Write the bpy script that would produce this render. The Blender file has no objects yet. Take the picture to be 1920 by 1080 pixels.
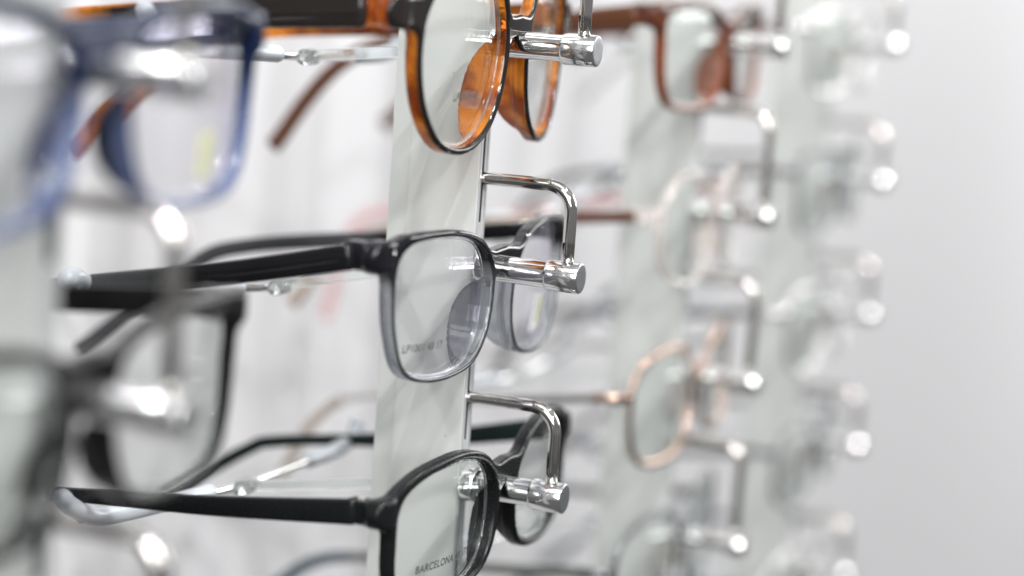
import bpy, math
import numpy as np
from mathutils import Matrix, Vector
MM = 0.001
SC = bpy.context.scene
COL = SC.collection

# ------------------------------------------------------------------ camera
YAW, PITCH, ROLL = 0.37001, 0.14812, 0.06947
CAMPOS = np.array([-489.213, -199.698, 16.739])
FPX, SPC, PIT, ARM, DEP = 3900.06, 190.145, 57.0, 28.4, 24.7
fw = np.array([math.cos(YAW)*math.cos(PITCH), math.sin(YAW)*math.cos(PITCH), -math.sin(PITCH)])
rt = np.cross(fw, [0, 0, 1]); rt /= np.linalg.norm(rt); up = np.cross(rt, fw)
c_, s_ = math.cos(ROLL), math.sin(ROLL)
rt, up = c_*rt + s_*up, -s_*rt + c_*up
cam = bpy.data.cameras.new('camera'); cam_o = bpy.data.objects.new('camera', cam); COL.objects.link(cam_o)
M = Matrix(((rt[0], up[0], -fw[0], CAMPOS[0]*MM), (rt[1], up[1], -fw[1], CAMPOS[1]*MM), (rt[2], up[2], -fw[2], CAMPOS[2]*MM), (0, 0, 0, 1)))
cam_o.matrix_world = M
cam.sensor_width = 36.0; cam.lens = FPX/1920*36; cam.clip_start = 0.01; cam.clip_end = 50
cam.dof.use_dof = True; cam.dof.focus_distance = 0.517
cam.dof.aperture_fstop = cam.lens/15.2; cam.dof.aperture_blades = 0
SC.camera = cam_o

# ------------------------------------------------------------------ surroundings light
W = bpy.data.worlds.new('World'); SC.world = W; W.use_nodes = True
nt = W.node_tree; nt.nodes.clear()
wo = nt.nodes.new('ShaderNodeOutputWorld'); bg = nt.nodes.new('ShaderNodeBackground')
tc = nt.nodes.new('ShaderNodeTexCoord'); sp = nt.nodes.new('ShaderNodeSeparateXYZ')
rp = nt.nodes.new('ShaderNodeValToRGB'); mr = nt.nodes.new('ShaderNodeMapRange')
nt.links.new(tc.outputs['Generated'], sp.inputs[0])
mr.inputs['From Min'].default_value = -1; mr.inputs['From Max'].default_value = 1
nt.links.new(sp.outputs['Z'], mr.inputs['Value'])
e = rp.color_ramp.elements
e[0].position = 0; e[0].color = (.30, .29, .28, 1)
e[1].position = 1; e[1].color = (.95, .96, 1, 1)
for pos, v in ((.28, .34), (.38, .24), (.46, .60), (.54, .72), (.60, .42), (.67, .85), (.80, .9), (.88, .6)):
    n = e.new(pos); n.color = (v*.97, v*.98, v, 1)
nz = nt.nodes.new('ShaderNodeTexNoise'); nz.inputs['Scale'].default_value = 3.5; nz.inputs['Detail'].default_value = 3
nt.links.new(tc.outputs['Generated'], nz.inputs['Vector'])
ad = nt.nodes.new('ShaderNodeMath'); ad.operation = 'MULTIPLY_ADD'; ad.inputs[1].default_value = .35; ad.inputs[2].default_value = -.175
nt.links.new(nz.outputs['Fac'], ad.inputs[0])
a2 = nt.nodes.new('ShaderNodeMath'); a2.operation = 'ADD'
nt.links.new(mr.outputs[0], a2.inputs[0]); nt.links.new(ad.outputs[0], a2.inputs[1])
nt.links.new(a2.outputs[0], rp.inputs[0])
nt.links.new(rp.outputs[0], bg.inputs[0]); bg.inputs[1].default_value = 0.37
nt.links.new(bg.outputs[0], wo.inputs[0])

def lamp(name, kind, loc, energy, size=.1, size_y=None, target=(.2, .05, -.05), color=(1, 1, 1)):
    l = bpy.data.lights.new(name, kind); l.energy = energy; l.color = color
    if kind == 'AREA':
        l.shape = 'RECTANGLE' if size_y else 'DISK'; l.size = size
        if size_y: l.size_y = size_y
    o = bpy.data.objects.new(name, l); COL.objects.link(o); o.location = loc
    o.rotation_euler = (Vector(target)-Vector(loc)).to_track_quat('-Z', 'Y').to_euler()
    return o
lamp('fill_panel_lamp', 'AREA', (.25, -.85, 1.25), 1.5, 1.8, .9)  # added overhead softbox for general fill
lamp('fill_panel_lamp', 'AREA', (-.75, -.1, 1.2), 5, 1.0, .6, target=(.15, .19, -.05))  # added soft fill, brightens the left part of the wall
lamp('fill_panel_lamp', 'AREA', (4.0, -1.3, .72), 96, 4.0, 1.2, target=(3.6, .19, -1.0))  # added unseen panel that evens out the far right wall
lamp('fill_panel_lamp', 'AREA', (-1.7, -.55, .55), 19, .8, .8, target=(.1, .02, -.06), color=(1, 1, .97))  # added low panel behind the camera, brightens the column sides
for i, (x, y, z, en) in enumerate([(-.55, -.75, 1.25, 14), (-.22, -.80, 1.3, 12), (.9, -.7, 1.3, 14), (-1.3, -.5, 1.0, 9), (-.9, -1.1, .8, 9), (-.75, .75, 1.2, 9)]):  # last spot is added from the wall side so the near rods glint
    lamp('highlight_spot_lamp', 'AREA', (x, y, z), en, .02 if z > 1.1 else .10)
SC.view_settings.view_transform = 'Standard'; SC.view_settings.look = 'None'
SC.view_settings.exposure = 0.16; SC.view_settings.gamma = 1.0
SC.render.engine = 'CYCLES'
cy = SC.cycles
cy.use_denoising = True; cy.max_bounces = 14; cy.transmission_bounces = 12; cy.transparent_max_bounces = 24; cy.glossy_bounces = 6
cy.caustics_refractive = True; cy.caustics_reflective = False; cy.sample_clamp_indirect = 12; cy.blur_glossy = .3
cy.use_adaptive_sampling = False

# ------------------------------------------------------------------ materials
def nmat(name):
    m = bpy.data.materials.new(name); m.use_nodes = True
    return m, m.node_tree, m.node_tree.nodes['Principled BSDF']
def setp(b, **k):
    for a, v in k.items():
        b.inputs[a.replace('_', ' ')].default_value = v
def rough_noise(nt, b, base, amp, scale, stretch=(1, 1, 1), bump=0):
    tc = nt.nodes.new('ShaderNodeTexCoord'); mp = nt.nodes.new('ShaderNodeMapping'); mp.inputs['Scale'].default_value = stretch
    n = nt.nodes.new('ShaderNodeTexNoise'); n.inputs['Scale'].default_value = scale; n.inputs['Detail'].default_value = 4
    nt.links.new(tc.outputs['Object'], mp.inputs[0]); nt.links.new(mp.outputs[0], n.inputs['Vector'])
    q = nt.nodes.new('ShaderNodeMath'); q.operation = 'MULTIPLY_ADD'; q.inputs[1].default_value = amp*2; q.inputs[2].default_value = base-amp
    nt.links.new(n.outputs['Fac'], q.inputs[0]); nt.links.new(q.outputs[0], b.inputs['Roughness'])
    if bump:
        bm = nt.nodes.new('ShaderNodeBump'); bm.inputs['Strength'].default_value = bump; bm.inputs['Distance'].default_value = .0004
        nt.links.new(n.outputs['Fac'], bm.inputs['Height']); nt.links.new(bm.outputs[0], b.inputs['Normal'])
    return n
def plain(name, col, rough=.3, metal=0, amp=.06, scale=900, stretch=(1, 1, 1), bump=0, coat=0, trans=0, ior=1.49):
    m, t, b = nmat(name); setp(b, Base_Color=(*col, 1), Metallic=metal, IOR=ior)
    b.inputs['Coat Weight'].default_value = coat; b.inputs['Transmission Weight'].default_value = trans
    rough_noise(t, b, rough, amp, scale, stretch, bump)
    return m
def mixed(name, A, B, attr='lay', mottle=None, coat=.1, spec=.4):
    """A where the attribute is 0, B where it is 1; each = (colour, roughness, transmission, metallic)."""
    m, t, b = nmat(name)
    at = t.nodes.new('ShaderNodeAttribute'); at.attribute_name = attr
    def mx(sock, a, c, isc=False):
        n = t.nodes.new('ShaderNodeMix'); n.data_type = 'RGBA' if isc else 'FLOAT'
        t.links.new(at.outputs['Fac'], n.inputs[0])
        i = (6, 7) if isc else (2, 3)
        n.inputs[i[0]].default_value = a; n.inputs[i[1]].default_value = c
        t.links.new(n.outputs[2 if isc else 0], b.inputs[sock])
    mx('Base Color', (*A[0], 1), (*B[0], 1), True)
    mx('Roughness', A[1], B[1]); mx('Transmission Weight', A[2], B[2])
    if mottle:
        tc = t.nodes.new('ShaderNodeTexCoord'); nz = t.nodes.new('ShaderNodeTexNoise'); nz.inputs['Scale'].default_value = 100; nz.inputs['Detail'].default_value = 3
        cr = t.nodes.new('ShaderNodeValToRGB'); cr.color_ramp.elements[0].position = .42; cr.color_ramp.elements[1].position = .56
        cr.color_ramp.elements[0].color = (*mottle, 1); cr.color_ramp.elements[1].color = (*B[0], 1)
        t.links.new(tc.outputs['Object'], nz.inputs['Vector']); t.links.new(nz.outputs['Fac'], cr.inputs[0])
        mxn = [n for n in t.nodes if n.type == 'MIX' and n.data_type == 'RGBA'][0]; t.links.new(cr.outputs[0], mxn.inputs[7])
    b.inputs['IOR'].default_value = 1.49
    b.inputs['Specular IOR Level'].default_value = spec; b.inputs['Coat Weight'].default_value = coat; b.inputs['Coat Roughness'].default_value = .04
    return m

m_wall, t, b = nmat('white_wall_paint'); setp(b, Base_Color=(.56, .553, .562, 1)); rough_noise(t, b, .6, .05, 60, bump=.05)
m_col, t, b = nmat('satin_column'); tc_ = t.nodes.new('ShaderNodeTexCoord')
setp(b, Base_Color=(.53, .545, .525, 1), Metallic=.22)
rough_noise(t, b, .20, .03, 160, (1, 1, .1), bump=.01)
# faint smudges and a few dark specks of dust
n1 = t.nodes.new('ShaderNodeTexNoise'); n1.inputs['Scale'].default_value = 45; n1.inputs['Detail'].default_value = 5
n2 = t.nodes.new('ShaderNodeTexVoronoi'); n2.inputs['Scale'].default_value = 170
c1 = t.nodes.new('ShaderNodeMapRange'); c1.inputs['To Min'].default_value = .90; c1.inputs['To Max'].default_value = 1.06
c2 = t.nodes.new('ShaderNodeMapRange'); c2.inputs['From Min'].default_value = .04; c2.inputs['From Max'].default_value = .07; c2.inputs['To Min'].default_value = .55
mu = t.nodes.new('ShaderNodeMath'); mu.operation = 'MULTIPLY'; vm = t.nodes.new('ShaderNodeVectorMath'); vm.operation = 'SCALE'
vm.inputs[0].default_value = (.56, .572, .558)
for n_ in (n1, n2): t.links.new(tc_.outputs['Object'], n_.inputs['Vector'])
t.links.new(n1.outputs['Fac'], c1.inputs['Value']); t.links.new(n2.outputs['Distance'], c2.inputs['Value'])
t.links.new(c1.outputs[0], mu.inputs[0]); t.links.new(c2.outputs[0], mu.inputs[1]); t.links.new(mu.outputs[0], vm.inputs['Scale'])
t.links.new(vm.outputs[0], b.inputs['Base Color'])
m_colfront = plain('column_front_edge', (.74, .75, .78), .22, .6, .05, 300)
m_strip = plain('column_back_strip', (.50, .515, .50), .25, .22, .05, 300)
m_slot = plain('slot_shade_dark', (.015, .015, .017), .5)  # near-black tone for the shade in the slot recesses
m_chrome = plain('chrome', (.88, .88, .88), .065, 1, .02, 900, (1, .1, 1), .006)
m_collar = plain('ridged_chrome', (.86, .86, .86), .13, 1, .04, 2500, (1, .04, 1), .03)
m_cap = plain('brushed_cap', (.50, .51, .53), .36, 1, .12, 2500, (1, 1, .3), .2)
m_wire = plain('nickel_wire', (.60, .58, .55), .035, 1, .02, 1200, (1, 1, 1), .004)
m_acryl = plain('clear_acrylic', (.93, .96, .95), .06, 0, .03, 400, trans=.95)
m_sleeve = plain('cloudy_rubber_sleeve', (.62, .66, .70), .22, 0, .06, 700, trans=.45)
m_steel = plain('hinge_steel', (.72, .71, .69), .2, 1)
m_pad = plain('silicone_pad', (.85, .86, .87), .15, 0, trans=.75)
m_pads = plain('milky_pad', (.75, .70, .68), .15, 0, trans=.5)
m_blkmat = plain('matte_black_acetate', (.006, .0065, .007), .26, 0, .07, 1600, bump=.12)
m_blktip = plain('dark_green_black', (.008, .014, .013), .2, 0, .05)
for m_ in (m_blkmat, m_blktip): m_.node_tree.nodes['Principled BSDF'].inputs['Specular IOR Level'].default_value = .2
m_navy = plain('navy_black', (.02, .03, .07), .2)
m_bluef = mixed('blue_acetate', ((.004, .010, .034), .12, .0), ((.13, .17, .32), .1, .6), coat=0, spec=.25)
m_black = plain('gloss_black_acetate', (.006, .006, .006), .16, 0, .04)
m_black.node_tree.nodes['Principled BSDF'].inputs['Specular IOR Level'].default_value = .25
m_orange = mixed('black_over_amber', ((.012, .010, .009), .10, 0), ((.84, .29, .025), .07, .76), mottle=(.30, .055, .005))
m_grey = mixed('grey_fade_acetate', ((.006, .006, .008), .07, .0), ((.50, .52, .545), .045, .93), coat=0)
m_greyt = mixed('grey_fade_temple', ((.006, .006, .007), .08, 0), ((.30, .31, .32), .07, .8), coat=0, spec=.3)
m_brown = mixed('brown_acetate', ((.06, .018, .010), .14, .0), ((.22, .055, .014), .1, .4), coat=0)
m_tort = plain('tortoise_temple', (.075, .028, .013), .16)
m_pinkc = plain('clear_pink_acetate', (.98, .90, .87), .07, 0, .03, trans=.85)
m_pink = plain('dusty_pink_acetate', (.70, .44, .44), .18, 0, .05, trans=.3)
m_rose = plain('rose_gold_metal', (.46, .32, .25), .2, 1, .05)
m_dbrown = plain('dark_brown_metal', (.16, .09, .07), .25, .8)
m_gun = plain('gunmetal', (.16, .165, .17), .22, .9)
m_gdark = plain('grey_olive_acetate', (.09, .095, .085), .25)
m_taupe = plain('taupe_tip', (.33, .28, .24), .3)
m_bgrey = plain('blue_grey_tip', (.045, .07, .09), .3)
m_ink = plain('grey_lens_print', (.05, .055, .05), .5)
m_inkl = plain('faded_lens_print', (.08, .085, .08), .5)
m_tag = plain('clear_sticker', (.90, .93, .90), .2, trans=.8)
m_yel = plain('yellow_green_sticker', (.62, .66, .36), .4, trans=.5)
m_red = plain('red_sticker_print', (.55, .15, .10), .4)

def lens_mat(name, tint, refl, gl=1.0):
    m = bpy.data.materials.new(name); m.use_nodes = True; t = m.node_tree; t.nodes.clear()
    o = t.nodes.new('ShaderNodeOutputMaterial'); mx = t.nodes.new('ShaderNodeMixShader')
    tr = t.nodes.new('ShaderNodeBsdfTransparent'); tr.inputs[0].default_value = (*tint, 1)
    g = t.nodes.new('ShaderNodeBsdfGlossy'); g.inputs[0].default_value = (*refl, 1); g.inputs['Roughness'].default_value = .015
    f = t.nodes.new('ShaderNodeFresnel'); ge = t.nodes.new('ShaderNodeNewGeometry')
    io = t.nodes.new('ShaderNodeMapRange'); io.inputs['To Min'].default_value = 1.5; io.inputs['To Max'].default_value = 1/1.5
    t.links.new(ge.outputs['Backfacing'], io.inputs['Value']); t.links.new(io.outputs[0], f.inputs[0])  # outside index on both faces
    k = t.nodes.new('ShaderNodeMath'); k.operation = 'MULTIPLY'; k.inputs[1].default_value = gl
    t.links.new(f.outputs[0], k.inputs[0]); t.links.new(k.outputs[0], mx.inputs[0])
    t.links.new(tr.outputs[0], mx.inputs[1]); t.links.new(g.outputs[0], mx.inputs[2]); t.links.new(mx.outputs[0], o.inputs[0])
    return m
m_lens = lens_mat('demo_lens', (.985, .992, .988), (.86, .93, .90), .75)
m_lensp = lens_mat('demo_lens_violet', (.985, .985, .995), (.90, .86, 1.0), .9)

# ------------------------------------------------------------------ mesh helpers (millimetres in, metres out)
def link(name, verts, faces, mat, parent=None, smooth=True, attr=None, label=None):
    me = bpy.data.meshes.new(name)
    v = np.asarray(verts, float)*MM
    if isinstance(faces, np.ndarray):
        n = len(faces); me.vertices.add(len(v)); me.vertices.foreach_set('co', v.ravel())
        me.loops.add(n*4); me.loops.foreach_set('vertex_index', faces.ravel().astype(np.int32))
        me.polygons.add(n); me.polygons.foreach_set('loop_start', np.arange(0, n*4, 4, dtype=np.int32))
        me.update(calc_edges=True); me.validate()
    else:
        me.from_pydata([tuple(q) for q in v], [], [tuple(f) for f in faces]); me.update()
    if attr is not None:
        a = me.attributes.new('lay', 'FLOAT', 'POINT'); a.data.foreach_set('value', np.asarray(attr, np.float32))
    me.materials.append(mat)
    if smooth: me.polygons.foreach_set('use_smooth', [True]*len(me.polygons))
    if smooth and name in ('rod', 'base_flange', 'collar', 'end_cap', 'hinge_screw', 'lens'): me.set_sharp_from_angle(angle=math.radians(35))
    o = bpy.data.objects.new(name, me); COL.objects.link(o)
    if parent: o.parent = parent
    if label: o['label'] = label
    return o
def root(name, loc, label, cat, group=None, rot=(0, 0, 0)):
    o = bpy.data.objects.new(name, None); COL.objects.link(o)
    o.location = [c*MM for c in loc]; o.rotation_euler = rot; o.empty_display_size = .01
    o['label'] = label; o['category'] = cat
    if group: o['group'] = group
    return o
class MB:
    def __init__(s): s.v = []; s.f = []
    def add(s, v, f):
        n = len(s.v); s.v += [tuple(q) for q in v]; s.f += [tuple(i+n for i in q) for q in f]; return s
    def box(s, x0, x1, y0, y1, z0, z1):
        v = [(x, y, z) for x in (x0, x1) for y in (y0, y1) for z in (z0, z1)]
        return s.add(v, [(0, 1, 3, 2), (4, 6, 7, 5), (0, 4, 5, 1), (2, 3, 7, 6), (0, 2, 6, 4), (1, 5, 7, 3)])
    def link(s, name, mat, parent=None, smooth=False, bevel=0, **k):
        o = link(name, s.v, s.f, mat, parent, smooth, **k)
        if bevel:
            md = o.modifiers.new('b', 'BEVEL'); md.width = bevel*MM; md.segments = 3; md.limit_method = 'ANGLE'
            o.data.polygons.foreach_set('use_smooth', [True]*len(o.data.polygons))
            w = o.modifiers.new('w', 'WEIGHTED_NORMAL'); w.keep_sharp = True
        return o
def lathe_y(prof, seg=48, facet=None):
    """prof: list of (y, r) along Y."""
    v, f = [], []
    for (y, r) in prof:
        for i in range(seg):
            a = 2*math.pi*i/seg
            rr = r*(1-(facet or 0)*(i % 2)) if facet and r > 1 else r
            v.append((rr*math.cos(a), y, rr*math.sin(a)))
    for j in range(len(prof)-1):
        for i in range(seg):
            a, b = j*seg+i, j*seg+(i+1) % seg
            f.append((a, b, b+seg, a+seg))
    return v, f
def smooth_path(pts, n=8, closed=False):
    p = np.asarray(pts, float); N = len(p); out = []
    rng = range(N) if closed else range(N-1)
    for i in rng:
        if closed: a, b, c, d = p[(i-1) % N], p[i], p[(i+1) % N], p[(i+2) % N]
        else: a, b, c, d = p[max(i-1, 0)], p[i], p[i+1], p[min(i+2, N-1)]
        for k in range(n):
            t = k/n
            out.append(.5*((2*b)+(-a+c)*t+(2*a-5*b+4*c-d)*t*t+(-a+3*b-3*c+d)*t**3))
    if not closed: out.append(p[-1])
    return np.array(out)
def sweep(path, rads, seg=14, closed=False, ref=(1, 0, 0), power=2.0, roundend=True):
    """Tube of superelliptic section; rads = (a across ref, b across the other) per point or constant."""
    P = np.asarray(path, float); N = len(P)
    R = np.broadcast_to(np.asarray(rads, float), (N, 2)).copy()
    if roundend and not closed:
        t0 = P[0]-P[1]; t0 /= np.linalg.norm(t0); t1 = P[-1]-P[-2]; t1 /= np.linalg.norm(t1)
        r0, r1 = R[0].min(), R[-1].min()
        pre = [P[0]+t0*r0*s for s in (1.0, .92, .7, .38)]; post = [P[-1]+t1*r1*s for s in (.38, .7, .92, 1.0)]
        sc = [.05, .4, .72, .93]
        R = np.concatenate([[R[0]*s for s in sc], R, [R[-1]*s for s in sc[::-1]]]); P = np.concatenate([pre, P, post]); N = len(P)
    T = np.roll(P, -1, 0)-np.roll(P, 1, 0) if closed else np.gradient(P, axis=0)
    T /= np.linalg.norm(T, axis=1)[:, None]
    ref = np.asarray(ref, float); v = []
    for i in range(N):
        a = ref-T[i]*(ref@T[i]); a /= np.linalg.norm(a); b = np.cross(T[i], a)
        for k in range(seg):
            th = 2*math.pi*k/seg; c, s = math.cos(th), math.sin(th)
            cc = math.copysign(abs(c)**(2/power), c); ss = math.copysign(abs(s)**(2/power), s)
            v.append(P[i]+a*cc*R[i, 0]+b*ss*R[i, 1])
    f = []
    for j in range(N if closed else N-1):
        for k in range(seg):
            a = j*seg+k; b = j*seg+(k+1) % seg; c = ((j+1) % N)*seg+(k+1) % seg; d = ((j+1) % N)*seg+k
            f.append((a, b, c, d))
    if not closed:
        f.append(tuple(range(seg))[::-1]); f.append(tuple((N-1)*seg+k for k in range(seg)))
    return v, f

# ------------------------------------------------------------------ signed-distance frames
def poly_sd(poly, X, Z):
    a = poly; b = np.roll(poly, -1, 0)
    d = np.full(X.shape, 1e9); ins = np.zeros(X.shape, bool)
    for (x0, z0), (x1, z1) in zip(a, b):
        ex, ez = x1-x0, z1-z0; wx, wz = X-x0, Z-z0
        t = np.clip((wx*ex+wz*ez)/(ex*ex+ez*ez+1e-12), 0, 1)
        d = np.minimum(d, (wx-ex*t)**2+(wz-ez*t)**2)
        if z0 != z1:
            c = ((z0 > Z) != (z1 > Z)) & (X < (x1-x0)*(Z-z0)/(z1-z0)+x0); ins ^= c
    d = np.sqrt(d); return np.where(ins, -d, d)
def smin(a, b, k):
    h = np.clip(.5+.5*(b-a)/k, 0, 1); return b*(1-h)+a*h-k*h*(1-h)
def capsule2(X, Z, p, q, r0, r1):
    ex, ez = q[0]-p[0], q[1]-p[1]
    t = np.clip(((X-p[0])*ex+(Z-p[1])*ez)/(ex*ex+ez*ez), 0, 1)
    return np.hypot(X-p[0]-ex*t, Z-p[1]-ez*t)-(r0+(r1-r0)*t)
def surface_nets(F, org, h):
    nx, ny, nz = F.shape; S = F < 0
    acc = np.zeros((nx-1, ny-1, nz-1, 3)); cnt = np.zeros((nx-1, ny-1, nz-1)); quads = []
    for ax in range(3):
        sl0 = [slice(None)]*3; sl1 = [slice(None)]*3; sl0[ax] = slice(0, -1); sl1[ax] = slice(1, None)
        A, B = F[tuple(sl0)], F[tuple(sl1)]
        idx = np.argwhere((A < 0) != (B < 0))
        o1, o2 = [k for k in range(3) if k != ax]
        ok = (idx[:, o1] > 0) & (idx[:, o1] < F.shape[o1]-1) & (idx[:, o2] > 0) & (idx[:, o2] < F.shape[o2]-1)
        idx = idx[ok]
        a = A[tuple(idx.T)]; bb = B[tuple(idx.T)]; t = a/(a-bb)
        pt = idx.astype(float); pt[:, ax] += t
        cells = []
        for d1, d2 in ((0, 0), (-1, 0), (-1, -1), (0, -1)):
            c = idx.copy(); c[:, o1] += d1; c[:, o2] += d2
            np.add.at(acc, tuple(c.T), pt); np.add.at(cnt, tuple(c.T), 1); cells.append(c)
        flip = (a < 0)
        if ax == 1: flip = ~flip
        quads.append((cells, flip))
    m = cnt > 0; ids = -np.ones(cnt.shape, int); ids[m] = np.arange(m.sum())
    V = acc[m]/cnt[m][:, None]*h+org
    Q = []
    for cells, flip in quads:
        q = np.stack([ids[tuple(c.T)] for c in cells], 1)
        q = np.where(flip[:, None], q, q[:, ::-1]); Q.append(q)
    return V, np.concatenate(Q)

def outline(pts, n=9):
    return smooth_path(pts, n, True)
SQUARE = [(24.4, 11.6), (19.8, 16.0), (10, 17.4), (-4, 17.2), (-15.8, 14.2), (-22.8, 7.4), (-24.4, -1), (-22.2, -9.5), (-16, -15.5), (-5, -17.9), (8, -17.7), (17.8, -14.4), (22.6, -6), (24.5, 3)]
RECTR = [(24.3, 8.8), (20.0, 13.2), (10, 16), (-4, 16.6), (-15.5, 13.6), (-22.4, 7), (-23.8, -1.5), (-21.8, -9.5), (-16, -15), (-5, -17.4), (9, -17.4), (19.8, -15.0), (24.2, -8.5), (24.9, 1)]
OVALR = [(23.0, 9.5), (18, 13.6), (8, 16.2), (-5, 16.6), (-16, 13.2), (-22.4, 6.5), (-23.6, -1.5), (-21.5, -9), (-15.5, -14.8), (-5, -17.2), (8, -17.2), (18, -14), (22.8, -7), (24.0, 2)]
ROUND = [(21.5, 7), (17.5, 14), (10, 18.6), (0, 20), (-10, 18.6), (-18, 13), (-21.6, 4), (-20.5, -6), (-15.5, -14.5), (-7, -19.6), (2, -20.6), (11, -18.2), (18, -11.5), (21.5, -2.5)]
RECT = [(25.5, 13), (16, 15.8), (0, 16.6), (-14, 15.4), (-23, 11.5), (-25.6, 3), (-24, -7), (-18.5, -14), (-6, -16.6), (8, -16.8), (19, -15), (24.5, -8), (26.3, 3)]
BIGSQ = [(26.5, 14), (22, 17.5), (6, 18.6), (-12, 18), (-22, 15.5), (-25.5, 8), (-25, -3), (-20.5, -13), (-12, -18.6), (2, -20), (15, -19), (22, -14.5), (25.5, -5), (27, 6)]
OVAL = [(20, 5), (15, 11), (5, 13.8), (-6, 13.5), (-16, 10), (-20.3, 3), (-19.5, -5), (-14, -11), (-4, -14), (7, -13.6), (16, -10), (20.3, -3)]

class G:  # one pair of glasses: geometry common to all styles
    def __init__(s, shape, c, R=330., z0=-4.5, sx=1., sz=1., tilt=0.):
        s.pts = outline(shape)*[sx, sz]; s.c = c; s.R = R; s.z0 = z0; s.tilt = tilt
        s.e = c+s.pts[:, 0].max()
    def bend(s, V):
        V = np.array(V, float); V[:, 1] += V[:, 0]**2/(2*s.R)-s.tilt*(V[:, 2]-s.z0); return V
    def poly(s, side): return s.pts*[side, 1]+[side*s.c, s.z0]

def sd_front(g, rw=2.0, t=3.6, h=.5, top=0., outer=0., bridge=(5.5, 3.0, 2.6), end=(67, 4., 3.4), pad=(8.5, 9, 11, -5.), lay=None, backt=0., rnd=.9):
    X1 = end[0]+5; x = np.arange(-X1, X1+h, h); z = np.arange(g.z0-26, g.z0+27, h); y = np.arange(-4, 16, h)
    X, Z = np.meshgrid(x, z, indexing='ij')
    d2 = np.minimum(poly_sd(g.poly(1), X, Z), poly_sd(g.poly(-1), X, Z))
    ax = np.abs(X); u = ax-g.c; v = Z-g.z0
    w = rw+top*np.clip(v/16, 0, 1)+outer*np.clip((u-8)/18, 0, 1)*np.clip((v+6)/20, 0, 1)
    ring = d2-w
    bz, br, bd = bridge
    inner = g.c-g.pts[:, 0].max()*.96
    arch = np.hypot(ax, (Z-bz)*1.0)
    br2 = capsule2(ax, Z, (0, bz), (inner+1.5, bz-1.2), br, br*1.15)
    ring = smin(ring, br2, 3.0)
    ep = capsule2(ax, Z, (g.e-3, end[1]), (end[0]-1.0, end[1]), end[2]*1.1, end[2])
    ring = smin(ring, ep, 4.0)
    full = np.maximum(ring, -d2)
    F2 = full[:, None, :]; Y = y[None, :, None]; D2 = d2[:, None, :]
    qx = F2+rnd; qy = np.abs(Y-backt/2)-(t+backt)/2+rnd
    F = np.hypot(np.maximum(qx, 0), np.maximum(qy, 0))+np.minimum(np.maximum(qx, qy), 0)-rnd
    A = ax[:, None, :]; ZZ = Z[:, None, :]
    # corner block that turns back towards the hinge
    bx = np.abs(A-(end[0]-2.0))-1.2; by = np.abs(Y-3.2)-4.2; bzz = np.abs(ZZ-end[1])-end[2]+1.0
    blk = np.sqrt(np.maximum(bx, 0)**2+np.maximum(by, 0)**2+np.maximum(bzz, 0)**2)+np.minimum(np.maximum(np.maximum(bx, by), bzz), 0)-1.0
    F = smin(F, blk, 2.0)
    if pad:
        px, py, pz, pcz = pad
        zz = (ZZ-(g.z0+pcz))/pz
        el = (np.sqrt(np.clip(Y/py, 0, 9)**2+zz**2)-1)*5
        band = np.sqrt((np.abs(D2-.95+.10*Y)-.35).clip(0)**2)-.45
        pd = np.maximum(np.maximum(band, el), A-g.c+4)
        pd = np.maximum(pd, -(Y+.6))
        F = smin(F, pd, .8)
    V, Q = surface_nets(F, np.array([x[0], y[0], z[0]]), h)
    A_ = lay(V) if lay else None
    return g.bend(V), Q, A_

def lens_obj(g, side, mat, parent, th=1.1, off=-1.6, RL=105.):
    pol = g.pts; rings = [0, .2, .4, .6, .75, .88, .97, 1.0]; k = len(pol); v = []; f = []
    for face in (0, 1):
        for r in rings[1:]:
            for p in pol:
                q = p*(r+.012 if r == 1 else r)
                rho = q[0]**2+q[1]**2; rl = r
                yy = rho/(2*RL)+off+th*face
                v.append((side*(g.c+q[0]), yy, g.z0+q[1]))
        v.append((side*g.c, off+th*face, g.z0))
    n = (len(rings)-1)*k+1
    for face in (0, 1):
        o = face*n
        for j in range(len(rings)-2):
            for i in range(k):
                q = (o+j*k+i, o+j*k+(i+1) % k, o+(j+1)*k+(i+1) % k, o+(j+1)*k+i)
                f.append(q if (face == 0) == (side > 0) else q[::-1])
        for i in range(k):
            q = (o+n-1, o+(i+1) % k, o+i); f.append(q if (face == 0) == (side > 0) else q[::-1])
    j = (len(rings)-2)*k
    for i in range(k): f.append((j+i, n+j+i, n+j+(i+1) % k, j+(i+1) % k) if side < 0 else (j+i, j+(i+1) % k, n+j+(i+1) % k, n+j+i))
    o = link('lens', g.bend(v), f, mat, parent)
    r = g.bend([(side*(g.c+p[0]*.985), (p[0]**2+p[1]**2)/(2*RL)+off-.1, g.z0+p[1]*.978) for p in pol])
    rv, rf = sweep(r, (.42, .30), 8, True, ref=(0, 1, 0)); link('lens_bevel', rv, rf, m_acryl, o)
    return o
def lens_y(g, x, z, off=-1.6, RL=105.):
    u = abs(x)-g.c; return (u*u+(z-g.z0)**2)/(2*RL)+off+x*x/(2*g.R)-g.tilt*(z-g.z0)

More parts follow.
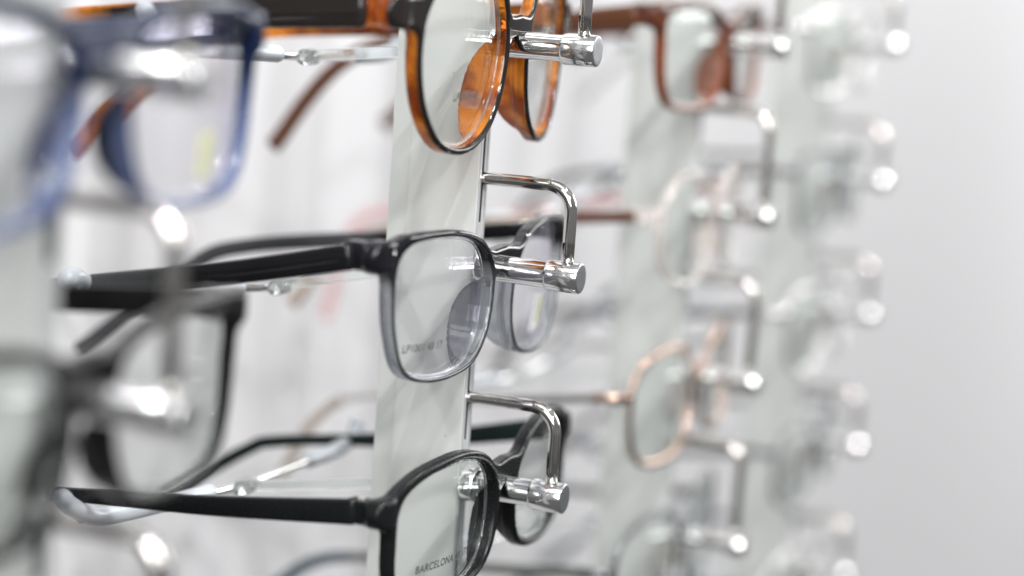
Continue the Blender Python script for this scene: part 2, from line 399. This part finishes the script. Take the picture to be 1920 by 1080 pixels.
def temple(parent, side, x0, pts, h0=3.4, h1=2.4, th=1.4, mat=None, lay=None, tip=None, tipat=.72, power=3.5, inx=0., name='temple', label=None):
    """pts: (y, z) in the glasses' own space, swept as a flat bar standing on edge."""
    P = np.array([(side*(x0-inx*max(0, (p[0]-8))/130.), p[0], p[1]) for p in pts]); S_ = smooth_path(P, 10)
    L = np.concatenate([[0], np.cumsum(np.linalg.norm(np.diff(S_, axis=0), axis=1))]); L /= L[-1]
    hh = np.where(L < .55, h0+(h1-h0)*L/.55, h1+(L-.55)*1.2); tt = th*(1-.25*L)
    rads = np.stack([tt, hh], 1)
    def part(i0, i1, mt, nm, par, ly, grow=1.0):
        v, f = sweep(S_[i0:i1], rads[i0:i1]*grow, 16, ref=(1, 0, 0), power=power)
        v = np.array(v); return link(nm, v, f, mt, par, attr=ly(v) if ly else None, label=label if nm == name else None)
    if tip is None: return part(0, len(S_), mat, name, parent, lay)
    k = int(np.searchsorted(L, tipat)); o = part(0, k+1, mat, name, parent, lay)
    part(k, len(S_), tip, 'temple_tip', o, None, 1.12); return o

def pad_obj(parent, x, y, z, mat, side, arm=m_steel):
    th = np.linspace(0, math.pi, 9); ph = np.linspace(0, 2*math.pi, 17)[:-1]; v = []; f = []
    for a in th:
        for b in ph:
            q = np.array([1.3*math.sin(a)*math.cos(b), 3.2*math.sin(a)*math.sin(b), 6.5*math.cos(a)])
            v.append((side*(x+q[0]+.25*q[1]-.15*q[2]), y+q[1], z+q[2]))
    for i in range(8):
        for j in range(16): f.append((i*16+j, i*16+(j+1) % 16, (i+1)*16+(j+1) % 16, (i+1)*16+j))
    o = link('nose_pad', v, f, mat, parent)
    p = smooth_path([(side*(x+2.5), 0, z+4), (side*(x+2.0), 3, z+5), (side*(x+.6), 3.2, z+1)], 5)
    vv, ff = sweep(p, (.4, .4), 8, ref=(0, .2, 1)); link('pad_arm', vv, ff, arm, o)
    return o

def text_on_lens(g, parent, txt, x0, z0, size, mat):
    cu = bpy.data.curves.new('t', 'FONT'); cu.body = txt; cu.size = size; cu.extrude = 0; cu.offset = size*.022; cu.space_character = 1.08
    to = bpy.data.objects.new('t', cu); me = bpy.data.meshes.new_from_object(to)
    v = [(x0+q.co.x, lens_y(g, x0+q.co.x, z0+q.co.y)-.06, z0+q.co.y) for q in me.vertices]
    f = [tuple(p.vertices) for p in me.polygons]
    bpy.data.objects.remove(to); bpy.data.curves.remove(cu); bpy.data.meshes.remove(me)
    return link('lens_print', v, f, mat, parent, smooth=False)
def sticker(g, parent, x0, x1, z0, z1, mat, skew=0., off=.06):
    n = 6; v = []; f = []
    for i in range(n+1):
        for j in range(n+1):
            z = z0+(z1-z0)*j/n; x = x0+(x1-x0)*i/n+skew*(z-z0); v.append((x, lens_y(g, x, z)-off, z))
    for i in range(n):
        for j in range(n): a = i*(n+1)+j; f.append((a, a+n+1, a+n+2, a+1))
    return link('lens_sticker', v, f, mat, parent)

def metal_glasses(g, t, m_rim, m_temple, m_tip, rr=(.9, .9), zt=6., near=None, far=None, hinge_x=66., bz=4., lensm=None, pads=True, h0=1.5, h1=1.3, th=.7, tipat=.7, base=0):
    for s in (-1, 1):
        pol = g.poly(s); P = g.bend(np.column_stack([pol[:, 0], np.zeros(len(pol)), pol[:, 1]]))
        # rims run in the curve of the frame
        v, f = sweep(P, rr, 12, True, ref=(0, 1, 0)); link('rim', v, f, m_rim, t)
        lens_obj(g, s, lensm or m_lens, t, off=-1.)
        e = g.bend([(s*(g.e-.3), 0, zt), (s*(hinge_x-2), .3, zt), (s*hinge_x, 2.5, zt), (s*hinge_x, 8, zt)])
        v, f = sweep(smooth_path(e, 5), (.9, 1.7), 12, ref=(0, 1, 0.01)); link('endpiece', v, f, m_rim, t)
        if pads: pad_obj(t, g.c-g.pts[:, 0].max()-1.2, 4.5, g.z0-3, m_pads, s)
    i = g.c-g.pts[:, 0].max()
    v, f = sweep(smooth_path(g.bend([(-i-1.2, 0, bz-1.5), (-i*.5, -.8, bz+.6), (0, -1, bz+1), (i*.5, -.8, bz+.6), (i+1.2, 0, bz-1.5)]), 6), (.9, 1.3), 12, ref=(0, 1, 0)); link('bridge', v, f, m_rim, t)
    y0 = hinge_x**2/(2*g.R)+7
    for s, pts in ((-1, near), (1, far)):
        pts = [(y0, zt-.2)]+[(max(p[0], y0+8), p[1]) for p in pts]
        temple(t, s, hinge_x, pts, h0, h1, th, m_temple, tip=m_tip, tipat=tipat, inx=4)

# ------------------------------------------------------------------ setting
wl = link('wall', [(-130, 190, -1900), (9000, 190, -1900), (9000, 190, 900), (-130, 190, 900), (-130, 230, -1900), (9000, 230, -1900), (9000, 230, 900), (-130, 230, 900)],
          [(0, 1, 2, 3), (7, 6, 5, 4), (0, 3, 7, 4), (1, 5, 6, 2), (3, 2, 6, 7), (0, 4, 5, 1)], m_wall, smooth=False)
wl['label'] = 'plain white painted wall running behind all the display columns'; wl['category'] = 'wall'

colnames = ['blurred pale display column at the left edge nearest the camera', 'sharp satin grey display column holding the round amber glasses',
            'blurred display column just behind the sharp one, with the brown glasses', 'faintest and farthest display column beside the bare white wall']
OFF = {-1: (3, 2.8, -3.6)}
hooktop = {-1: 34.5, 0: 22.7, 1: 34.5, 2: 22.7}
for ci in range(-1, 3):
    ox, oy, oz = OFF.get(ci, (0, 0, 0))
    t = root('display_column', (ci*SPC+ox, oy, -300+oz), colnames[ci+1], 'display column', 'row of display columns')
    b = MB()
    b.box(-3.2, -1.35, 0, DEP, 0, 560); b.box(1.35, 2.4, 0, DEP, 0, 560); b.box(-1.349, 1.349, 6.0, DEP-.02, 0.01, 559.9)
    zs = sorted([300-PIT*k+hooktop[ci] for k in range(-4, 5)]); zc = 0.02
    for zz in zs:
        b.box(-1.348, 1.348, .35, 5.99, zc, max(zc+1, zz-11.5)); zc = zz+13
    b.box(-1.348, 1.348, .35, 5.99, zc, 559.8)
    o = b.link('column_body', m_col, t, bevel=.35)
    bs = MB(); bs.box(-3.32, -3.21, DEP-5.4, DEP-.3, .5, 559.5); bs.link('back_strip', m_strip, t, bevel=.04)
    l = MB()
    l.box(-1.30, 1.25, 5.2, 5.98, 1, 558); l.box(1.27, 1.345, .5, 5.98, 1, 558); l.link('slot_shade_plates', m_slot, t)  # added dark plates stand in for the shade inside the slots
    fr = MB(); fr.box(-2.9, -1.75, -.32, -.02, .5, 559.5); fr.box(1.45, 2.3, -.32, -.02, .5, 559.5)
    fr.link('edge_trim', m_colfront, t, bevel=.12)

def arm(ci, k, label):
    ox, oy, oz = OFF.get(ci, (0, 0, 0)); x, z = ci*SPC+ox, -PIT*k+oz
    t = root('display_arm', (x, oy, z), label, 'display arm', 'chrome display arms')
    v, f = lathe_y([(0, 0.01), (0, 3.4), (-19.2, 3.4), (-19.2, .01)]); o = link('rod', v, f, m_chrome, t)
    v, f = lathe_y([(-.35, .01), (-.35, 4.0), (-.5, 4.35), (-.8, 4.6), (-1.2, 4.7), (-3.7, 4.7), (-4.15, 4.6), (-4.5, 4.35), (-4.75, 4.0), (-4.85, 3.6), (-4.9, 3.42)]); link('base_flange', v, f, m_chrome, t)
    L = ARM
    v, f = lathe_y([(-19.2, .01), (-19.2, 3.3), (-19.35, 3.6), (-19.6, 3.85), (-20.0, 3.96), (-L+.5, 3.98), (-L+.15, 3.8)], 60, .022); link('collar', v, f, m_collar, t, smooth=True)
    v, f = lathe_y([(-L+.16, 3.8), (-L, 3.55), (-L-.02, 3.4), (-L, 2.2), (-L, .01)], 48); link('end_cap', v, f, m_cap, t)
    h = hooktop[ci]; r = 6.5; pts = [(0, 4, h), (0, 0, h), (0, -9, h+.1), (0, -24.4+r, h+.1)]
    for a in range(1, 9):
        th = math.pi/2*a/8; pts.append((0, -24.4+r-r*math.sin(th), h+.1-r+r*math.cos(th)))
    pts += [(0, -24.4, 9), (0, -24.4, 2.9)]
    v, f = sweep(pts, (1.62, 1.62), 20, ref=(1, 0, 0), roundend=False); link('locking_wire', v, f, m_wire, t)
    return t

def rest(ci, k, label, yc=60., zc=-9.5, ny=72., fy=64., nz=None, fz=None, droop=4.):
    ox, oy, oz = OFF.get(ci, (0, 0, 0)); x, z = ci*SPC+ox, -PIT*k+oz
    t = root('temple_rest', (x, DEP+oy, z), label, 'temple rest', 'clear rests behind the columns')
    D = DEP
    b = MB(); b.box(-1.6, 1.6, 0, yc-D-1, -5.6+0, -2.6+0)
    o = b.link('clear_bar', m_acryl, t, bevel=.3)
    for q in o.data.vertices:
        fr_ = q.co.y/((yc-D)*MM); q.co.z += (zc+4.1)*fr_*MM
    nz = zc+11 if nz is None else nz; fz = zc-1 if fz is None else fz
    def at(f_):  # -1 near .. 1 far
        yy = yc-D+(abs(f_)*((ny if f_ < 0 else fy)-yc))
        return yy
    c = smooth_path([(-66, at(-1), zc+4), (-25, at(-.4), zc+1.2), (0, yc-D, zc), (30, at(.5), zc-.5), (60, at(1), zc-.3)], 6)
    v, f = sweep(c, (1.25, 1.25), 14, ref=(0, 0, 1)); link('cross_wire', v, f, m_chrome, t)
    v, f = sweep(smooth_path([(-2.2, yc-D-1.5, zc-.1), (0, yc-D-1.7, zc), (2.2, yc-D-1.5, zc-.1)], 4), (2.6, 2.2), 12, ref=(0, 1, 0)); link('clip', v, f, m_acryl, t)
    n = smooth_path([(-14, at(-.22), zc+.7), (-25, at(-.4), zc+1.2), (-50, at(-.8), zc+2.2), (-60, at(-1), zc+3.4), (-70, at(-1), zc+8), (-74, at(-1), nz)], 6)
    v, f = sweep(n, (2.3, 2.3), 14, ref=(0, 1, 0)); link('sleeve', v, f, m_sleeve, t)
    n = smooth_path([(40, at(.66), zc-.5), (58, at(.95), zc-.4), (68, at(1), zc+1.5), (70, at(1), fz+6)], 6)
    v, f = sweep(n, (2.3, 2.3), 14, ref=(0, 1, 0)); link('sleeve', v, f, m_sleeve, t)
    return t

A = 'chrome arm with square bent wire holding the '
AR = {(-1, 0): A+'blurred blue glasses', (-1, 1): A+'blurred black glasses in the corner', (-1, 2): 'chrome arm and tall wire at the bottom left corner, holding nothing in view',
      (0, 0): A+'round amber and black glasses', (0, 1): A+'clear grey rectangular glasses', (0, 2): A+'matte black glasses printed BARCELONA',
      (1, 0): A+'blurred brown rectangular glasses', (1, 1): A+'small pale pink glasses', (1, 2): A+'rose gold thin metal glasses', (1, 3): A+'thin grey metal glasses at the bottom',
      (2, 0): 'faint chrome arm, topmost on the farthest display column', (2, 1): 'faint chrome arm, second from the top on the farthest column', (2, 2): 'faint chrome arm, third from the top on the farthest column',
      (2, 3): 'faint chrome arm, fourth from the top on the farthest column', (2, 4): 'faint chrome arm, lowest on the farthest display column'}
B = 'clear bar and sleeved cross wire under the temples of the '
names = {(-1, 0): 'blurred blue glasses', (-1, 1): 'blurred black glasses', (0, 0): 'round amber glasses', (0, 1): 'clear grey glasses', (0, 2): 'matte black glasses',
         (1, 0): 'brown glasses', (1, 1): 'pale pink glasses', (1, 2): 'rose gold glasses', (1, 3): 'thin grey glasses',
         (2, 0): 'farthest silver glasses, topmost', (2, 1): 'farthest olive glasses', (2, 2): 'farthest grey glasses', (2, 3): 'farthest dark grey glasses', (2, 4): 'farthest lowest glasses'}
for key, lab in AR.items(): arm(*key, lab)
special = {(0, 0): dict(yc=53, zc=-7.5, ny=56, fy=58), (0, 1): dict(yc=58, zc=-12.0, ny=74, fy=70, nz=-4), (0, 2): dict(yc=65.4, zc=-11.2, ny=73, fy=64.5)}
for key, nm in names.items(): rest(*key, B+nm, **special.get(key, {}))

# ------------------------------------------------------------------ glasses
def gl_root(ci, k, y, label, yaw=0., roll=0., z=0., x=0., kind='eyeglasses'):
    ox, oy, oz = OFF.get(ci, (0, 0, 0))
    return root('eyeglasses', (ci*SPC+x+ox, y+oy, -PIT*k+z+oz), label, 'glasses', 'glasses hung on the display', rot=(0, roll, yaw))

# round amber pair
g = G(ROUND, 30.5, R=260, z0=-.5, sx=1.0, sz=1.05, tilt=.03)
t = gl_root(0, 0, -5.6, 'round amber glasses with a black front, topmost on the sharp column', yaw=.05, z=-2.2)
lay = lambda V: np.clip(np.maximum((V[:, 1]+1.25)/.25, 0)*np.where(np.abs(V[:, 0]) > 56, .0, 1)+np.where(np.abs(V[:, 0]) > 56, (V[:, 1]+.6)/.3, 0), 0, 1)
v, q, a = sd_front(g, rw=1.9, t=4.0, h=.42, top=.2, outer=.3, bridge=(7.2, 2.6, 2), end=(64, 9.6, 3.6), pad=(8.2, 8.5, 12.5, -8), lay=lay)
link('front_frame', v, q, m_orange, t, attr=a)
for s in (-1, 1): lens_obj(g, s, m_lens, t)
y0 = 64**2/520+6.5
tl = lambda V: np.clip((64.9-np.abs(V[:, 0]))/.3, 0, 1)
for s, pts in ((-1, [(y0, 9.4), (45, 6.6), (96, .7), (118, -5), (150, -26)]), (1, [(y0, 8.4), (45, 4.7), (104, -2), (128, -13), (162, -43)])):
    te = temple(t, s, 64.5, pts, 4.2, 2.9, 1.7, m_orange, lay=tl, power=5, inx=2)
    hb = MB()
    for dx in (0, 2.2): hb.add(*[(np.array(vv)*[1, 1, 1]+[s*(60.2+dx-s*0), g.bend([(60.2+dx, 0, 0)])[0][1]-2.0, 10.0]).tolist() if i == 0 else vv for i, vv in enumerate(lathe_y([(0, .01), (-.12, .6), (0.3, .7)], 14))])
    hb.link('rivet_dots', m_steel, t, smooth=True)
text_on_lens(g, t, 'LP9005 48', -36, -11.0, 2.8, m_inkl)

# grey fading pair
g = G(SQUARE, 32.8, R=330, z0=-3.8, tilt=.02, sx=1.02, sz=.955)
t = gl_root(0, 1, -6.2, 'clear grey rectangular glasses with a black top edge, middle of the sharp column', yaw=.02, roll=.035, z=-2.8)
lay = lambda V: np.clip(1-(V[:, 2]-0.0)/6., 0, 1)*np.clip((V[:, 1]+1.35)/.25, .06, 1)
v, q, a = sd_front(g, rw=1.35, t=3.8, h=.42, top=.3, outer=.7, bridge=(6.0, 3.0, 2), end=(65.5, 9.2, 3.4), pad=(8.8, 9, 10.5, -6), lay=lay)
link('front_frame', v, q, m_grey, t, attr=a)
for s in (-1, 1): lens_obj(g, s, m_lensp, t)
y0 = 65.5**2/660+6
tl = lambda V: np.clip((V[:, 1]-60)/50, 0, .12)
for s, pts in ((-1, [(y0, 8.8), (45, 1.2), (94, -8.4), (115, -16), (155, -45)]), (1, [(y0, 8.4), (50, 1.8), (104, -6.6), (125, -16), (160, -46)])):
    temple(t, s, 65.7, pts, 3.2 if s < 0 else 2.5, 2.3, 1.5, m_greyt, lay=tl, power=4, inx=3)
text_on_lens(g, t, 'LP1001 48 17', -50, -14.2, 2.7, m_inkl)
sticker(g, t, 27, 36, -16, -6, m_tag); sticker(g, t, 32, 36, -14.5, -7, m_yel, off=.12)

# matte black pair
g = G(RECTR, 32.5, R=330, z0=-5.0, tilt=.0, sx=1.06, sz=.93)
t = gl_root(0, 2, -11, 'matte black glasses printed BARCELONA on the lens, lowest on the sharp column', yaw=.02, roll=.008, z=2.4)
v, q, a = sd_front(g, rw=1.9, t=3.8, h=.42, top=.3, outer=.6, bridge=(3.2, 3.2, 2), end=(65.5, 3.4, 3.0), pad=(8.4, 5.2, 10, -5))
link('front_frame', v, q, m_blkmat, t)
for s in (-1, 1): lens_obj(g, s, m_lens, t)
y0 = 65.5**2/660+6
for s, pts in ((-1, [(y0, 3.4), (50, -1), (96, -5.2), (112, -10), (140, -32)]), (1, [(y0, 0.5), (50, -8), (95, -15), (108, -20), (134, -38)])):
    te = temple(t, s, 65.4, pts, 3.1, 1.7, 1.3, m_blkmat if s < 0 else m_blktip, power=4.5, inx=1)
    v, f = lathe_y([(0, .01), (0, .95), (-1.8, .95), (-1.8, .01)], 16)
    v = [(a_+s*64.4, b_+y0-1, c_+(3.4 if s < 0 else .5)+2.7) for a_, b_, c_ in v]; link('hinge_screw', v, f, m_steel, te)
text_on_lens(g, t, 'BARCELONA 48 17', -47.5, -14.4, 2.7, m_ink)
sticker(g, t, 36, 48, -19, -12, m_tag); sticker(g, t, 39, 45, -15.5, -14, m_red, .2, .12)

# brown pair, column behind
g = G(RECT, 33, R=330, z0=-4.5, sz=.92)
t = gl_root(1, 0, -7.5, 'blurred brown rectangular glasses, topmost on the column behind', yaw=.02)
lay = lambda V: np.clip(1-(V[:, 2]-0.0)/9., 0, 1)
v, q, a = sd_front(g, rw=2.0, t=3.6, h=.7, top=.2, outer=.8, bridge=(6, 2.8, 2), end=(66, 8, 3.4), pad=(8.6, 8, 9, -6), lay=lay)
link('front_frame', v, q, m_brown, t, attr=a)
for s in (-1, 1): lens_obj(g, s, m_lens, t)
for s, pts in ((-1, [(13, 7.6), (35, 4), (104, -10), (135, -44)]), (1, [(13, 6), (60, 0), (112, -9), (152, -44)])): temple(t, s, 66, pts, 3.4, 2.3, 1.4, m_tort, inx=2)

# pale pink pair
g = G(OVAL, 27, R=200, z0=-3.5, sz=1.25)
t = gl_root(1, 1, -8.5, 'small pale pink clear glasses, second on the column behind', yaw=.03)
v, q, a = sd_front(g, rw=1.5, t=3.0, h=.7, top=.1, outer=.3, bridge=(5, 2.0, 2), end=(56, 2, 2.2), pad=(8, 6, 8, -5))
link('front_frame', v, q, m_pinkc, t)
for s in (-1, 1): lens_obj(g, s, m_lens, t)
temple(t, -1, 56, [(13, 1.6), (45, -3), (104, -14), (130, -40)], 1.8, 1.8, 1.0, m_tort, inx=0, tip=m_taupe, tipat=.2, label='dark tortoise temple')
temple(t, 1, 60, [(13, 3), (54, -6), (108, -19), (158, -24), (172, -66)], 1.8, 1.8, 1.1, m_pink, inx=-3, label='dusty pink temple')

# rose gold pair
g = G(OVALR, 33, R=300, z0=-4.5, sx=1.1, sz=1.1)
t = gl_root(1, 2, -7, 'rose gold thin rimmed glasses, third on the column behind', yaw=.02)
metal_glasses(g, t, m_rose, m_steel, m_taupe, (1.0, 1.3), 1.5, [(48, -4), (104, -12), (126, -42)], [(50, -5), (105, -14), (140, -46)], 67)
# thin grey pair
g = G(OVALR, 33, R=300, z0=-3.5, sx=1.1, sz=1.1)
t = gl_root(1, 3, -6, 'thin grey metal glasses at the bottom of the column behind', yaw=.02)
metal_glasses(g, t, m_gun, m_gdark, m_bgrey, (.9, 1.1), 0.5, [(48, -4), (104, -10), (126, -24)], [(50, -5), (105, -12), (140, -40)], 64, h0=2.0, h1=1.5, th=1.1)

# farthest column
far = [(0, 'faint silver metal glasses, topmost on the farthest column', RECT, m_steel, m_steel), (1, 'faint olive grey glasses, second on the farthest column', RECT, m_gun, m_gdark),
       (2, 'faint grey glasses, third on the farthest column', SQUARE, m_steel, m_gun), (3, 'faint thin dark grey glasses, fourth on the farthest column', OVALR, m_gun, m_gun),
       (4, 'faint glasses with blue grey temple tips, lowest on the farthest column', SQUARE, m_steel, m_bgrey)]
for k, lab, sh, mr_, mt_ in far:
    g = G(sh, 32.5, R=320, z0=-4)
    t = gl_root(2, k, -8.5, lab, yaw=.02)
    metal_glasses(g, t, mr_, mt_, mt_, (.9, 1.0), 5, [(48, 0), (104, -7), (130, -38)], [(50, 0), (105, -7), (140, -38)], 65, h0=1.7, h1=1.6, th=.9)

# nearest column: blue pair and black pair
g = G(RECT, 35, R=330, z0=-5.5, sx=1.04)
t = gl_root(-1, 0, -8.5, 'blurred blue glasses filling the upper left corner', yaw=.02, z=-2)
lay = lambda V: np.clip(1-(V[:, 2]+9.0)/9., 0, 1)*np.where((V[:, 1] > 2.2) & (np.abs(V[:, 0]) < 20), 0, 1)
v, q, a = sd_front(g, rw=1.9, t=3.6, h=.7, top=1.6, outer=.6, bridge=(6, 3.2, 2), end=(69, 8, 3.6), pad=(8.8, 7, 9, -6), lay=lay)
link('front_frame', v, q, m_bluef, t, attr=a)
for s in (-1, 1): lens_obj(g, s, m_lensp, t)
for s in (-1, 1): temple(t, s, 69, [(14, 7.6), (60, 3), (104, -4), (145, -36)], 3.6, 2.6, 1.5, m_navy)
sticker(g, t, 36, 44, -19, -10, m_yel)
g = G(RECT, 33, R=330, z0=-5.5, sz=.95)
t = gl_root(-1, 1, -8.5, 'blurred black glasses at the lower left beside the near column', yaw=.02)
v, q, a = sd_front(g, rw=1.9, t=3.4, h=.7, top=.9, outer=.3, bridge=(6, 3, 2), end=(66, 8, 3.2), pad=(8.6, 7, 9, -7))
link('front_frame', v, q, m_black, t)
for s in (-1, 1): lens_obj(g, s, m_lens, t)
for s in (-1, 1): temple(t, s, 66, [(13, 7.6), (60, 3), (104, -4), (145, -36)], 3.2, 2.4, 1.4, m_black)
